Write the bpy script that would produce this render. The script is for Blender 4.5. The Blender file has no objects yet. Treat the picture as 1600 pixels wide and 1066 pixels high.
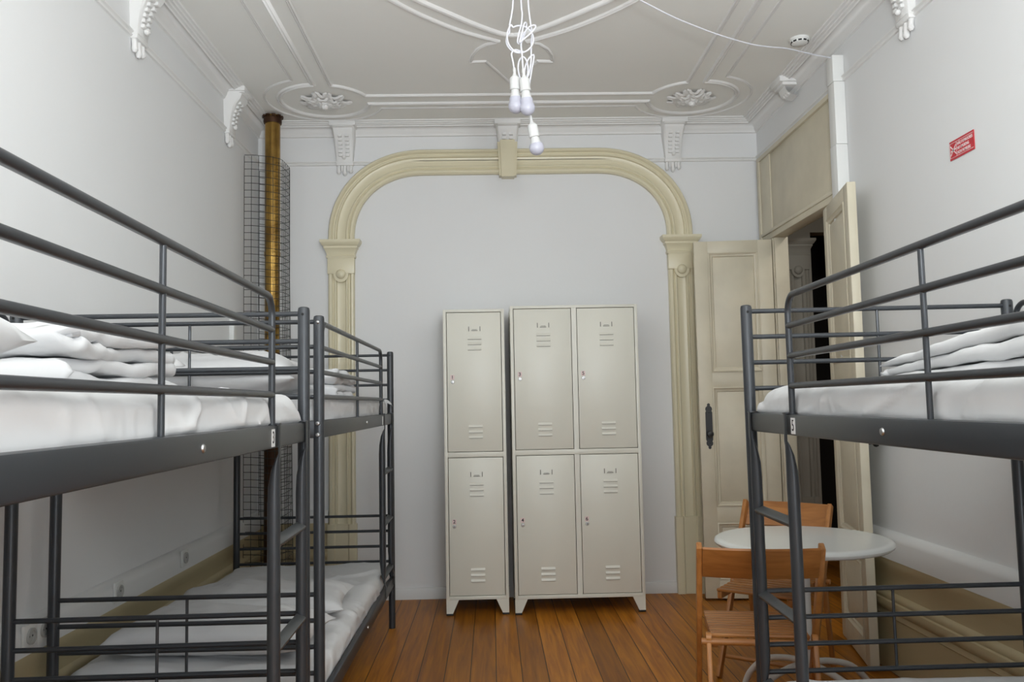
import bpy, bmesh, math, random
from mathutils import Vector, Matrix, noise
random.seed(4)
C = bpy.context.scene
COL = C.collection
PI = math.pi
R = math.radians

# ------------------------------------------------------------------ camera
F_PX, YAW, PITCH, ROLL, ZC = 1304.81, .0256, .0747, .019, 1.3036
fw = Vector((math.sin(YAW)*math.cos(PITCH), math.cos(YAW)*math.cos(PITCH), math.sin(PITCH)))
rt = Vector((math.cos(YAW), -math.sin(YAW), 0))
up = rt.cross(fw)
rc = rt*math.cos(ROLL) - up*math.sin(ROLL)
uc = rt*math.sin(ROLL) + up*math.cos(ROLL)
cam_d = bpy.data.cameras.new('camera')
cam_d.sensor_width = 36.0
cam_d.lens = F_PX/1600*36
cam_d.clip_start = .05
cam = bpy.data.objects.new('camera', cam_d)
COL.objects.link(cam)
m = Matrix.Identity(4)
for i in range(3):
    m[i][0], m[i][1], m[i][2], m[i][3] = rc[i], uc[i], -fw[i], (0, 0, ZC)[i]
cam.matrix_world = m
C.camera = cam

# ------------------------------------------------------------------ world, daylight, exposure
w = bpy.data.worlds.new('world'); C.world = w; w.use_nodes = True
bg = w.node_tree.nodes['Background']
bg.inputs[0].default_value = (.80, .90, 1.0, 1); bg.inputs[1].default_value = 1.0


def area(name, loc, rot, sx, sy, power, col, spread=180):
    l = bpy.data.lights.new(name, 'AREA'); l.shape = 'RECTANGLE'; l.size = sx; l.size_y = sy
    l.energy = power; l.color = col; l.spread = R(spread)
    o = bpy.data.objects.new(name, l); COL.objects.link(o); o.location = loc; o.rotation_euler = rot
    return o


# daylight entering through the two tall windows behind the camera, and a bounced flash aimed at the ceiling
area('daylight_high', (.2, -1.66, 2.35), (R(90), 0, 0), 2.6, .9, 20, (.88, .95, 1.0))
area('daylight_right', (1.05, -1.66, 1.4), (R(90), 0, 0), .95, 2.0, 32, (.88, .95, 1.0))
area('bounced_flash', (.30, .12, 1.75), (R(168), 0, R(2)), .35, .35, 112, (.93, .98, 1.0))
area('hall_fill', (2.75, 4.6, 3.15), (0, 0, 0), .4, .4, 9, (1.0, .93, .84))  # added fill that lightens the hall; no fitting stands there
vs = C.view_settings
vs.view_transform = 'Standard'; vs.look = 'None'; vs.exposure = 0.11; vs.gamma = 1.0; vs.use_curve_mapping = False


# ------------------------------------------------------------------ materials
def mat(name, col, rough=.5, metal=0., spec=.5, var=0., vscale=3., bump=0., bscale=60., col2=None, sub=0.):
    m = bpy.data.materials.new(name); m.use_nodes = True
    nt = m.node_tree; b = nt.nodes['Principled BSDF']
    b.inputs['Base Color'].default_value = (*col, 1)
    b.inputs['Roughness'].default_value = rough; b.inputs['Metallic'].default_value = metal
    b.inputs['Specular IOR Level'].default_value = spec
    tc = nt.nodes.new('ShaderNodeTexCoord')
    if var or col2:
        n = nt.nodes.new('ShaderNodeTexNoise'); n.inputs['Scale'].default_value = vscale; n.inputs['Detail'].default_value = 5
        nt.links.new(tc.outputs['Object'], n.inputs['Vector'])
        r = nt.nodes.new('ShaderNodeValToRGB')
        c2 = col2 or tuple(max(0, c*(1-var)) for c in col)
        r.color_ramp.elements[0].position = .35; r.color_ramp.elements[1].position = .65
        r.color_ramp.elements[0].color = (*c2, 1); r.color_ramp.elements[1].color = (*col, 1)
        nt.links.new(n.outputs['Fac'], r.inputs['Fac']); nt.links.new(r.outputs['Color'], b.inputs['Base Color'])
    if bump:
        n2 = nt.nodes.new('ShaderNodeTexNoise'); n2.inputs['Scale'].default_value = bscale; n2.inputs['Detail'].default_value = 4
        nt.links.new(tc.outputs['Object'], n2.inputs['Vector'])
        bp = nt.nodes.new('ShaderNodeBump'); bp.inputs['Strength'].default_value = bump; bp.inputs['Distance'].default_value = .01
        nt.links.new(n2.outputs['Fac'], bp.inputs['Height']); nt.links.new(bp.outputs['Normal'], b.inputs['Normal'])
    return m


def wood_mat(name, c1, c2, axis='X', rough=.4, scale=14):
    m = bpy.data.materials.new(name); m.use_nodes = True
    nt = m.node_tree; b = nt.nodes['Principled BSDF']; b.inputs['Roughness'].default_value = rough
    tc = nt.nodes.new('ShaderNodeTexCoord'); mp = nt.nodes.new('ShaderNodeMapping')
    s = [scale, scale, scale]; s['XYZ'.index(axis)] = scale*.07
    mp.inputs['Scale'].default_value = s
    n = nt.nodes.new('ShaderNodeTexNoise'); n.inputs['Scale'].default_value = 3; n.inputs['Detail'].default_value = 6; n.inputs['Distortion'].default_value = .6
    r = nt.nodes.new('ShaderNodeValToRGB')
    r.color_ramp.elements[0].position = .3; r.color_ramp.elements[1].position = .7
    r.color_ramp.elements[0].color = (*c1, 1); r.color_ramp.elements[1].color = (*c2, 1)
    nt.links.new(tc.outputs['Object'], mp.inputs['Vector']); nt.links.new(mp.outputs['Vector'], n.inputs['Vector'])
    nt.links.new(n.outputs['Fac'], r.inputs['Fac']); nt.links.new(r.outputs['Color'], b.inputs['Base Color'])
    return m


def floor_mat():
    m = bpy.data.materials.new('varnished_pine_boards'); m.use_nodes = True
    nt = m.node_tree; L = nt.links; b = nt.nodes['Principled BSDF']; b.inputs['Specular IOR Level'].default_value = .14
    N = nt.nodes.new
    tc = N('ShaderNodeTexCoord'); sp = N('ShaderNodeSeparateXYZ'); L.new(tc.outputs['Object'], sp.inputs[0])

    def mth(op, a, bv=None, clamp=False):
        q = N('ShaderNodeMath'); q.operation = op; q.use_clamp = clamp
        for i, v in enumerate((a, bv)):
            if v is None: continue
            if isinstance(v, (int, float)): q.inputs[i].default_value = v
            else: L.new(v, q.inputs[i])
        return q.outputs[0]
    u = mth('DIVIDE', sp.outputs['X'], .125)
    k = mth('FLOOR', u); fr = mth('FRACT', u)
    wn = N('ShaderNodeTexWhiteNoise'); wn.noise_dimensions = '1D'; L.new(k, wn.inputs['W'])
    # grain
    cb = N('ShaderNodeCombineXYZ')
    L.new(mth('MULTIPLY', sp.outputs['X'], 30.), cb.inputs[0])
    L.new(mth('ADD', mth('MULTIPLY', sp.outputs['Y'], 1.6), mth('MULTIPLY', wn.outputs['Value'], 37.)), cb.inputs[1])
    L.new(mth('MULTIPLY', k, 3.7), cb.inputs[2])
    n = N('ShaderNodeTexNoise'); n.inputs['Scale'].default_value = 1.3; n.inputs['Detail'].default_value = 7; n.inputs['Distortion'].default_value = .8
    L.new(cb.outputs[0], n.inputs['Vector'])
    r = N('ShaderNodeValToRGB')
    r.color_ramp.elements[0].position = .30; r.color_ramp.elements[0].color = (.27, .085, .006, 1)
    r.color_ramp.elements[1].position = .70; r.color_ramp.elements[1].color = (.52, .205, .026, 1)
    L.new(n.outputs['Fac'], r.inputs['Fac'])
    tint = N('ShaderNodeMix'); tint.data_type = 'RGBA'; tint.blend_type = 'MULTIPLY'; tint.inputs[0].default_value = 1.
    v = mth('ADD', mth('MULTIPLY', wn.outputs['Value'], .45), .72)
    cv = N('ShaderNodeCombineColor'); [L.new(v, cv.inputs[i]) for i in range(3)]
    L.new(r.outputs['Color'], tint.inputs[6]); L.new(cv.outputs[0], tint.inputs[7])
    e = mth('MINIMUM', fr, mth('SUBTRACT', 1., fr))
    gap = mth('LESS_THAN', e, .017)
    g = N('ShaderNodeMix'); g.data_type = 'RGBA'; L.new(gap, g.inputs[0])
    L.new(tint.outputs[2], g.inputs[6]); g.inputs[7].default_value = (.035, .014, .006, 1)
    L.new(g.outputs[2], b.inputs['Base Color'])
    L.new(mth('ADD', mth('MULTIPLY', n.outputs['Fac'], .2), .25), b.inputs['Roughness'])
    bp = N('ShaderNodeBump'); bp.inputs['Strength'].default_value = .5; bp.inputs['Distance'].default_value = .004
    L.new(mth('SUBTRACT', 1., gap), bp.inputs['Height']); L.new(bp.outputs['Normal'], b.inputs['Normal'])
    return m


def sheet_mat():
    m = bpy.data.materials.new('creased_white_cotton'); m.use_nodes = True
    nt = m.node_tree; L = nt.links; b = nt.nodes['Principled BSDF']; N = nt.nodes.new
    b.inputs['Base Color'].default_value = (.70, .70, .705, 1); b.inputs['Roughness'].default_value = .85; b.inputs['Specular IOR Level'].default_value = .25
    tc = N('ShaderNodeTexCoord'); last = None
    for ang, st, sc, dist, stg in ((25, .30, 5.5, .030, .8), (-50, .35, 9., .018, .7), (80, .5, 17., .008, .5)):
        mp = N('ShaderNodeMapping'); mp.inputs['Rotation'].default_value = (R(12), R(20), R(ang)); mp.inputs['Scale'].default_value = (st, 1, 1)
        n = N('ShaderNodeTexNoise'); n.noise_type = 'RIDGED_MULTIFRACTAL'; n.normalize = True
        n.inputs['Scale'].default_value = sc; n.inputs['Detail'].default_value = 2.5; n.inputs['Roughness'].default_value = .45; n.inputs['Distortion'].default_value = .9
        L.new(tc.outputs['Object'], mp.inputs[0]); L.new(mp.outputs[0], n.inputs['Vector'])
        p = N('ShaderNodeMath'); p.operation = 'POWER'; L.new(n.outputs['Fac'], p.inputs[0]); p.inputs[1].default_value = 2.
        bp = N('ShaderNodeBump'); bp.inputs['Strength'].default_value = stg; bp.inputs['Distance'].default_value = dist
        L.new(p.outputs[0], bp.inputs['Height'])
        if last: L.new(last.outputs['Normal'], bp.inputs['Normal'])
        last = bp
    L.new(last.outputs['Normal'], b.inputs['Normal'])
    return m


M = dict(
    wall=mat('white_wall_paint', (.80, .80, .80), .6, var=.02, vscale=1.2, bump=.06, bscale=25),
    ceiling=mat('white_ceiling_paint', (.90, .89, .855), .7, var=.02, vscale=1.5),
    plaster=mat('white_plaster', (.81, .80, .785), .6),
    trimw=mat('white_gloss_trim', (.74, .74, .73), .45),
    cream=mat('cream_gloss_paint', (.74, .675, .485), .32, var=.02, vscale=2),
    dado=mat('cream_dado_paint', (.56, .47, .28), .38, var=.06, vscale=3),
    door=mat('aged_cream_door_paint', (.68, .62, .48), .42, var=.10, vscale=5),
    hall=mat('hall_grey_paint', (.46, .44, .38), .6),
    black=mat('black_iron', (.012, .012, .013), .45),
    dark=mat('passage_shade_black', (.02, .018, .016), .9),
    metal=mat('dark_grey_metallic_paint', (.044, .048, .054), .33, metal=.25),
    metal_l=mat('grey_rung_paint', (.085, .09, .093), .42, metal=.25),
    chrome=mat('chrome', (.50, .50, .50), .38, metal=1),
    sheet=sheet_mat(),
    locker=mat('cream_locker_enamel', (.74, .725, .64), .36, var=.02, vscale=2),
    lockin=mat('slit_shade_and_holder_grey', (.20, .19, .17), .6),  # card holder grey; also painted shade on the vent slits
    sticker=mat('sticker_paper', (.80, .80, .80), .5),
    pink=mat('pink_sticker_paper', (.78, .62, .60), .5),
    ink=mat('black_ink', (.02, .015, .02), .6),
    red=mat('red_sign', (.55, .025, .04), .35),
    signw=mat('sign_white_print', (.85, .72, .72), .5),
    brass=mat('brass_flue', (.50, .31, .085), .22, metal=.95, col2=(.24, .14, .04), vscale=7),
    flue_brown=mat('dark_brown_flue', (.09, .045, .02), .5, metal=.6, col2=(.05, .02, .01), vscale=8),
    wire=mat('dark_wire', (.05, .05, .05), .5, metal=.6),
    beech=wood_mat('orange_beech', (.33, .125, .03), (.48, .205, .055), 'Z'),
    beechx=wood_mat('orange_beech_slat', (.32, .12, .03), (.46, .195, .052), 'X'),
    tablew=mat('white_laminate', (.78, .79, .76), .22),
    tube=mat('white_tube', (.70, .69, .66), .35),
    plastic=mat('white_plastic', (.82, .82, .80), .35),
    cord=mat('white_cord', (.70, .70, .75), .5),
    bulb=mat('frosted_bulb', (.48, .48, .555), .3),
    holder=mat('white_lamp_holder', (.64, .64, .63), .4),
    socketw=mat('socket_plastic', (.72, .72, .69), .35),
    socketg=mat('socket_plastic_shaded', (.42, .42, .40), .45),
    hole=mat('black_hole', (.008, .008, .008), .8),
    floor=floor_mat(),
)


# ------------------------------------------------------------------ mesh builder
class MB:
    def __init__(s): s.bm = bmesh.new()

    def quadgrid(s, rows, close_u=False, close_v=False):
        vs = [[s.bm.verts.new(p) for p in r] for r in rows]
        nu, nv = len(vs), len(vs[0])
        for i in range(nu if close_u else nu-1):
            for j in range(nv if close_v else nv-1):
                a, b, c, d = vs[i][j], vs[(i+1) % nu][j], vs[(i+1) % nu][(j+1) % nv], vs[i][(j+1) % nv]
                try: s.bm.faces.new((a, b, c, d))
                except ValueError: pass
        return vs

    def box(s, x0, x1, y0, y1, z0, z1, bev=0., mtx=None, seg=2):
        g = bmesh.ops.create_cube(s.bm, size=1)
        vs = g['verts']
        for v in vs:
            v.co = Vector(((x0+x1)/2+v.co.x*(x1-x0), (y0+y1)/2+v.co.y*(y1-y0), (z0+z1)/2+v.co.z*(z1-z0)))
        if bev:
            es = list({e for v in vs for e in v.link_edges})
            r = bmesh.ops.bevel(s.bm, geom=es, offset=bev, segments=seg, affect='EDGES', profile=.5)
            vs = list({v for f in r['faces'] for v in f.verts} | {v for v in vs if v.is_valid})
        if mtx is not None:
            for v in vs: v.co = mtx @ v.co
        return s

    def bar(s, a, b, wx, wz, bev=0., hint=(0, 0, 1)):
        """rectangular bar from a to b; wx wide across, wz thick along hint"""
        a, b = Vector(a), Vector(b); d = (b-a); L = d.length; d.normalize()
        h = Vector(hint); x = d.cross(h).normalized(); z = x.cross(d)
        mt = Matrix(((x.x, d.x, z.x, a.x), (x.y, d.y, z.y, a.y), (x.z, d.z, z.z, a.z), (0, 0, 0, 1)))
        return s.box(-wx/2, wx/2, 0, L, -wz/2, wz/2, bev, mt)

    def tube(s, pts, r, n=10, closed=False, caps=True):
        pts = [Vector(p) for p in pts]; k = len(pts)
        rad = r if isinstance(r, (list, tuple)) else [r]*k
        rows = []; prev = None
        for i, p in enumerate(pts):
            if closed: t = (pts[(i+1) % k]-pts[i-1])
            else: t = (pts[min(i+1, k-1)]-pts[max(i-1, 0)])
            t.normalize()
            if prev is None:
                a = Vector((0, 0, 1)) if abs(t.z) < .9 else Vector((1, 0, 0))
                nx = t.cross(a).normalized()
            else:
                nx = (prev - t*prev.dot(t)).normalized()
            prev = nx; ny = t.cross(nx)
            rows.append([p+(nx*math.cos(2*PI*j/n)+ny*math.sin(2*PI*j/n))*rad[i] for j in range(n)])
        vs = s.quadgrid(rows, close_u=closed, close_v=True)
        if caps and not closed:
            s.bm.faces.new(vs[0][::-1]); s.bm.faces.new(vs[-1])
        return s

    def loft(s, secs, n=16):
        """secs: (centre, ax, ay) with vectors ax, ay"""
        rows = [[Vector(c)+Vector(a)*math.cos(2*PI*j/n)+Vector(b)*math.sin(2*PI*j/n) for j in range(n)] for c, a, b in secs]
        vs = s.quadgrid(rows, close_v=True)
        s.bm.faces.new(vs[0][::-1]); s.bm.faces.new(vs[-1])
        return s

    def lathe(s, prof, o=(0, 0, 0), axis=(0, 0, 1), n=24):
        ax = Vector(axis).normalized(); a = Vector((1, 0, 0)) if abs(ax.x) < .9 else Vector((0, 1, 0))
        x = ax.cross(a).normalized(); y = ax.cross(x); o = Vector(o)
        rows = [[o+ax*h+(x*math.cos(2*PI*j/n)+y*math.sin(2*PI*j/n))*max(r, 1e-5) for j in range(n)] for r, h in prof]
        vs = s.quadgrid(rows, close_v=True)
        for e in (0, -1):
            if prof[e][0] > 1e-4: s.bm.faces.new(vs[e])
        return s

    def sweep(s, path, prof, mapf, closed=False, pclosed=True):
        """path: 2D points; prof: (a along the left normal, b out of plane); mapf(p2, b) -> 3D"""
        k = len(path); rows = []
        P = [Vector(p) for p in path]
        for i in range(k):
            d0 = (P[i]-P[i-1]) if (closed or i > 0) else None
            d1 = (P[(i+1) % k]-P[i]) if (closed or i < k-1) else None
            d0 = d0 or d1; d1 = d1 or d0
            d0 = d0.normalized(); d1 = d1.normalized()
            n0 = Vector((-d0.y, d0.x)); n1 = Vector((-d1.y, d1.x))
            nn = (n0+n1); nn.normalize(); sc = 1/max(.35, nn.dot(n0))
            rows.append([mapf(P[i]+nn*(a*sc), b) for a, b in prof])
        vs = s.quadgrid(rows, close_u=closed, close_v=pclosed)
        if not closed and pclosed:
            s.bm.faces.new(vs[0][::-1]); s.bm.faces.new(vs[-1])
        return s

    def prism(s, poly, f0, f1):
        """poly 2D; f0, f1 map a point to 3D at the two ends"""
        a = [s.bm.verts.new(f0(p)) for p in poly]; b = [s.bm.verts.new(f1(p)) for p in poly]
        n = len(poly)
        for i in range(n): s.bm.faces.new((a[i], a[(i+1) % n], b[(i+1) % n], b[i]))
        s.bm.faces.new(a[::-1]); s.bm.faces.new(b)
        return s

    def move(s, mtx):
        for v in s.bm.verts: v.co = mtx @ v.co
        return s

    def build(s, name, material, parent=None, ang=38, flip=False):
        bmesh.ops.remove_doubles(s.bm, verts=s.bm.verts, dist=1e-6)
        bmesh.ops.recalc_face_normals(s.bm, faces=s.bm.faces)
        for f in s.bm.faces: f.smooth = True
        for e in s.bm.edges:
            if len(e.link_faces) == 2 and e.calc_face_angle(0) > R(ang): e.smooth = False
        me = bpy.data.meshes.new(name); s.bm.to_mesh(me); s.bm.free()
        me.materials.append(material if not isinstance(material, str) else M[material])
        o = bpy.data.objects.new(name, me); COL.objects.link(o)
        if parent: o.parent = parent
        return o


def tag(o, label=None, cat=None, group=None, kind=None):
    if label: o['label'] = label
    if cat: o['category'] = cat
    if group: o['group'] = group
    if kind: o['kind'] = kind
    return o


def thing(name, label, cat, loc=(0, 0, 0), rz=0., group=None):
    o = bpy.data.objects.new(name, None); o.empty_display_size = .05; COL.objects.link(o)
    o.location = loc; o.rotation_euler = (0, 0, rz)
    return tag(o, label, cat, group)


def struct(mb, name, material, parent=None, label=None):
    o = mb.build(name, material, parent)
    if not parent: o['kind'] = 'structure'
    if label: o['label'] = label
    return o


def copy_tree(o, parent=None):
    c = o.copy(); COL.objects.link(c)
    if parent: c.parent = parent
    for ch in list(o.children): copy_tree(ch, c)
    return c


def text_mesh(name, s, size, origin, right, upv, material, parent=None, sx=1., bold=0.):
    cu = bpy.data.curves.new(name+'_font', 'FONT'); cu.body = s; cu.size = size
    cu.align_x = 'CENTER'; cu.align_y = 'CENTER'; cu.extrude = .0004; cu.offset = bold
    t = bpy.data.objects.new(name+'_font', cu); COL.objects.link(t)
    me = bpy.data.meshes.new_from_object(t.evaluated_get(bpy.context.evaluated_depsgraph_get()))
    bpy.data.objects.remove(t); bpy.data.curves.remove(cu)
    r_, u_ = Vector(right), Vector(upv); n_ = r_.cross(u_); o_ = Vector(origin)
    me.transform(Matrix(((r_.x*sx, u_.x, n_.x, o_.x), (r_.y*sx, u_.y, n_.y, o_.y), (r_.z*sx, u_.z, n_.z, o_.z), (0, 0, 0, 1))))
    me.name = name; me.materials.clear(); me.materials.append(M[material])
    o = bpy.data.objects.new(name, me); COL.objects.link(o)
    if parent: o.parent = parent
    return o


def smooth_path(pts, sub=6):
    P = [Vector(p) for p in pts]; out = []
    for i in range(len(P)-1):
        p0, p1, p2, p3 = P[max(i-1, 0)], P[i], P[i+1], P[min(i+2, len(P)-1)]
        for k in range(sub):
            t = k/sub
            out.append(.5*((2*p1)+(p2-p0)*t+(2*p0-5*p1+4*p2-p3)*t*t+(3*p1-p0-3*p2+p3)*t**3))
    out.append(P[-1]); return out


# ------------------------------------------------------------------ the room
XL, XR, YB, YR, ZT = -1.60, 1.91, 5.76, -1.75, 3.27
struct(MB().box(XL-.15, XR+2.2, YR-.15, YB+3.5, -.1, 0), 'floor', 'floor')
struct(MB().box(XL-.15, XR+.07, YR-.15, YB+.15, ZT, ZT+.1), 'ceiling', 'ceiling')
struct(MB().box(XL-.15, XL, YR-.15, YB+.15, 0, ZT), 'wall_left', 'wall')
struct(MB().box(XL, XR+.07, YB, YB+.15, 0, ZT), 'wall_back', 'wall')
DY0, DY1 = 4.62, 5.46          # door opening in the right wall
wr_ = MB().box(XR, XR+.07, YR-.15, 4.40, 0, ZT)
wr_.box(XR, XR+.07, 4.40, YB, 2.42, ZT).box(XR, XR+.07, DY1+.0, YB, 0, 2.42).box(XR, XR+.07, 4.40, DY0, 0, 2.42)
struct(wr_, 'wall_right', 'wall')
wb = MB()
for x0, x1 in ((XL, -1.27), (-.23, .53), (1.57, XR)): wb.box(x0, x1, YR-.15, YR, 0, ZT)
for x0, x1 in ((-1.27, -.23), (.53, 1.57)): wb.box(x0, x1, YR-.15, YR, 0, .38).box(x0, x1, YR-.15, YR, 2.75, ZT)
struct(wb, 'wall_rear', 'wall')
for i, xc in enumerate((1.05, -.75)):
    f = MB()
    f.box(xc-.52, xc-.47, YR-.12, YR-.05, .38, 2.75, .004).box(xc+.47, xc+.52, YR-.12, YR-.05, .38, 2.75, .004)
    f.box(xc-.52, xc+.52, YR-.12, YR-.05, .38, .44, .004).box(xc-.52, xc+.52, YR-.12, YR-.05, 2.69, 2.75, .004)
    f.box(xc-.03, xc+.03, YR-.11, YR-.06, .44, 2.69, .004).box(xc-.47, xc+.47, YR-.11, YR-.06, 1.95, 2.0, .004)
    struct(f, 'window_%d' % (i+1), 'trimw')

# dado, white band and baseboards: profiles run along the walls (a = out from the wall, b = height)
def along(path, prof, name, material):
    # path runs with the room on its left
    s_ = MB(); s_.sweep(path, prof, lambda p, b: Vector((p.x, p.y, b)))
    return struct(s_, name, material)


dprof = lambda top: [(0, 0), (.034, 0), (.034, .255), (.040, .262), (.036, .285), (.046, .295), (.050, .315), (.046, .335), (.038, .34), (.041, .352), (.034, .368),
                     (.024, .376), (.024, top-.075), (.027, top-.07), (.030, top-.04), (.036, top-.03), (.036, top), (0, top)]
bprof = lambda z0, z1: [(0, z0), (.040, z0), (.040, z1-.04), (.036, z1-.025), (.020, z1-.006), (.004, z1), (0, z1)]
along([(XL, YB), (XL, YR)], dprof(.497), 'baseboard_left', 'dado')
along([(XL, YB), (XL, YR)], bprof(.497, .607), 'trim_1', 'trimw')
along([(XR, YR), (XR, 4.36)], dprof(.532), 'baseboard_right', 'dado')
along([(XR, YR), (XR, 4.36)], bprof(.532, .662), 'trim_2', 'trimw')
along([(-1.115, YB), (XL, YB)], dprof(.525), 'baseboard_back', 'dado')
along([(-1.115, YB), (XL, YB)], bprof(.525, .61), 'trim_3', 'trimw')
along([(1.25, YB), (-.925, YB)], [(0, 0), (.014, 0), (.014, .066), (.010, .074), (0, .076)], 'trim_4', 'trimw')

# picture rail and ceiling cornice round the whole room
loop = [(XL, YR), (XR, YR), (XR, YB), (XL, YB)]
s_ = MB().sweep(loop, [(0, 2.984), (.010, 2.986), (.014, 2.994), (.008, 3.0), (.018, 3.006), (.018, 3.012), (0, 3.016)], lambda p, b: Vector((p.x, p.y, b)), closed=True)
struct(s_, 'trim_5', 'plaster')
s_ = MB().sweep(loop, [(0, 3.185), (.012, 3.188), (.014, 3.2), (.020, 3.206), (.026, 3.225), (.042, 3.24), (.066, 3.246), (.068, 3.238), (.076, 3.236), (.080, 3.244),
                       (.092, 3.246), (.096, 3.252), (.108, 3.253), (.112, 3.260), (.124, 3.262), (.128, 3.275), (0, 3.275)], lambda p, b: Vector((p.x, p.y, b)), closed=True)
struct(s_, 'trim_6', 'plaster')

# ceiling mouldings
ridge = lambda wd, h: [(-wd/2, 0), (-wd*.42, -h*.6), (-wd*.2, -h), (-wd*.05, -h*.55), (wd*.1, -h*.5), (wd*.25, -h*.85), (wd*.42, -h*.5), (wd/2, 0)]
cmap = lambda p, b: Vector((p.x, p.y, ZT+.002+b))
RC = [(-1.04, 5.275), (1.335, 5.275)]
CX = .1475; CYM = 3.3          # the ceiling pattern is symmetric about its centre


def arc(c, r, a0, a1, n=28): return [(c[0]+r*math.cos(R(a0+(a1-a0)*i/n)), c[1]+r*math.sin(R(a0+(a1-a0)*i/n))) for i in range(n+1)]


def mirx(pts): return [(2*CX-x, y) for x, y in pts]
def miry(pts): return [(x, 2*CYM-y) for x, y in pts]


c1 = RC[0]
inner = arc(c1, .285, 72, -22, 1)  # placeholder replaced below
# inner frame: right side of the channel, quarter ring, then along the back to the mirrored rosette
q1 = arc(c1, .285, -72, -19, 14)
inner_half = [(-.952, CYM)] + [(-.952, 4.6)] + q1
inner_path = inner_half + mirx(inner_half)[::-1]
q2 = arc(c1, .285, -94, -350, 60)
outer_half = [(-1.06, CYM), (-1.06, 4.6)] + q2
outer_path = outer_half + mirx(outer_half)[::-1]
q3 = arc(c1, .375, -111, -338, 50)
faint_half = [(-1.172, CYM), (-1.172, 4.6)] + q3
faint_path = faint_half + mirx(faint_half)[::-1]
fr = MB()
for pth, wd, h in ((inner_path, .028, .015), (outer_path, .038, .016), (faint_path, .022, .008)):
    fr.sweep(pth, ridge(wd, h), cmap); fr.sweep(miry(pth)[::-1], ridge(wd, h), cmap)
struct(fr, 'trim_7', 'plaster')

ro = [(-.62, CYM), (-.60, 3.62), (-.535, 3.81), (-.46, 3.92), (-.317, 4.095), (-.13, 4.27), (.074, 4.405)]
ri = [(-.50, CYM), (-.485, 3.6), (-.42, 3.79), (-.337, 3.915), (-.2, 4.055), (-.06, 4.19), (.075, 4.30), (CX, 4.325)]
md = MB()
ro_s = [(p.x, p.y) for p in smooth_path([(x, y, 0) for x, y in ro], 5)]
ri_s = [(p.x, p.y) for p in smooth_path([(x, y, 0) for x, y in ri], 5)]
full_i = ri_s + mirx(ri_s)[::-1][1:]
for f_ in (lambda p: p, miry):
    md.sweep(f_(full_i), ridge(.036, .018), cmap)
    for h_ in (ro_s, mirx(ro_s)): md.sweep(f_(h_), ridge(.030, .015), cmap)
    cart = [(.060, 4.412), (.0, 4.44), (-.045, 4.50), (-.075, 4.58), (-.088, 4.672), (-.004, 4.665), (.06, 4.80), (CX, 5.0)]
    for h_ in (cart, mirx(cart)): md.sweep(f_(h_), ridge(.022, .012), cmap)
struct(md, 'trim_8', 'plaster')


def rosette(cx, cy):
    mb = MB(); rnd = random.Random(int(cx*100))
    for ring, (n, r0, r1, wd, dz) in enumerate(((10, .05, .165, .042, .016), (8, .03, .115, .038, .028), (6, .0, .06, .03, .036))):
        for k in range(n):
            a = 2*PI*(k+.5*ring)/n + rnd.uniform(-.12, .12); L = r1*rnd.uniform(.85, 1.08)
            rows = []
            for i in range(9):
                t = i/8; rr = r0+(L-r0)*t
                ww = wd*math.sin(PI*min(1, t*.85+.12))**.7*(1+.25*math.sin(t*16))
                z = -dz*(1-t*.3)-.012*math.sin(t*PI)
                row = []
                for j in range(5):
                    sgn = (j-2)/2
                    zz = z+.010*(1-abs(sgn)) if j == 2 else z + (.004 if abs(sgn) < .9 else .012)
                    x = rr; y = ww*sgn
                    row.append(Vector((cx+x*math.cos(a)-y*math.sin(a), cy+x*math.sin(a)+y*math.cos(a), ZT+zz)))
                rows.append(row)
            mb.quadgrid(rows)
    mb.lathe([(.0, -.062), (.016, -.056), (.024, -.04), (.02, -.02), (.03, 0)], (cx, cy, ZT), n=14)
    return mb


struct(rosette(*RC[0]), 'trim_9', 'plaster')
struct(rosette(*RC[1]), 'trim_10', 'plaster')


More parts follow.
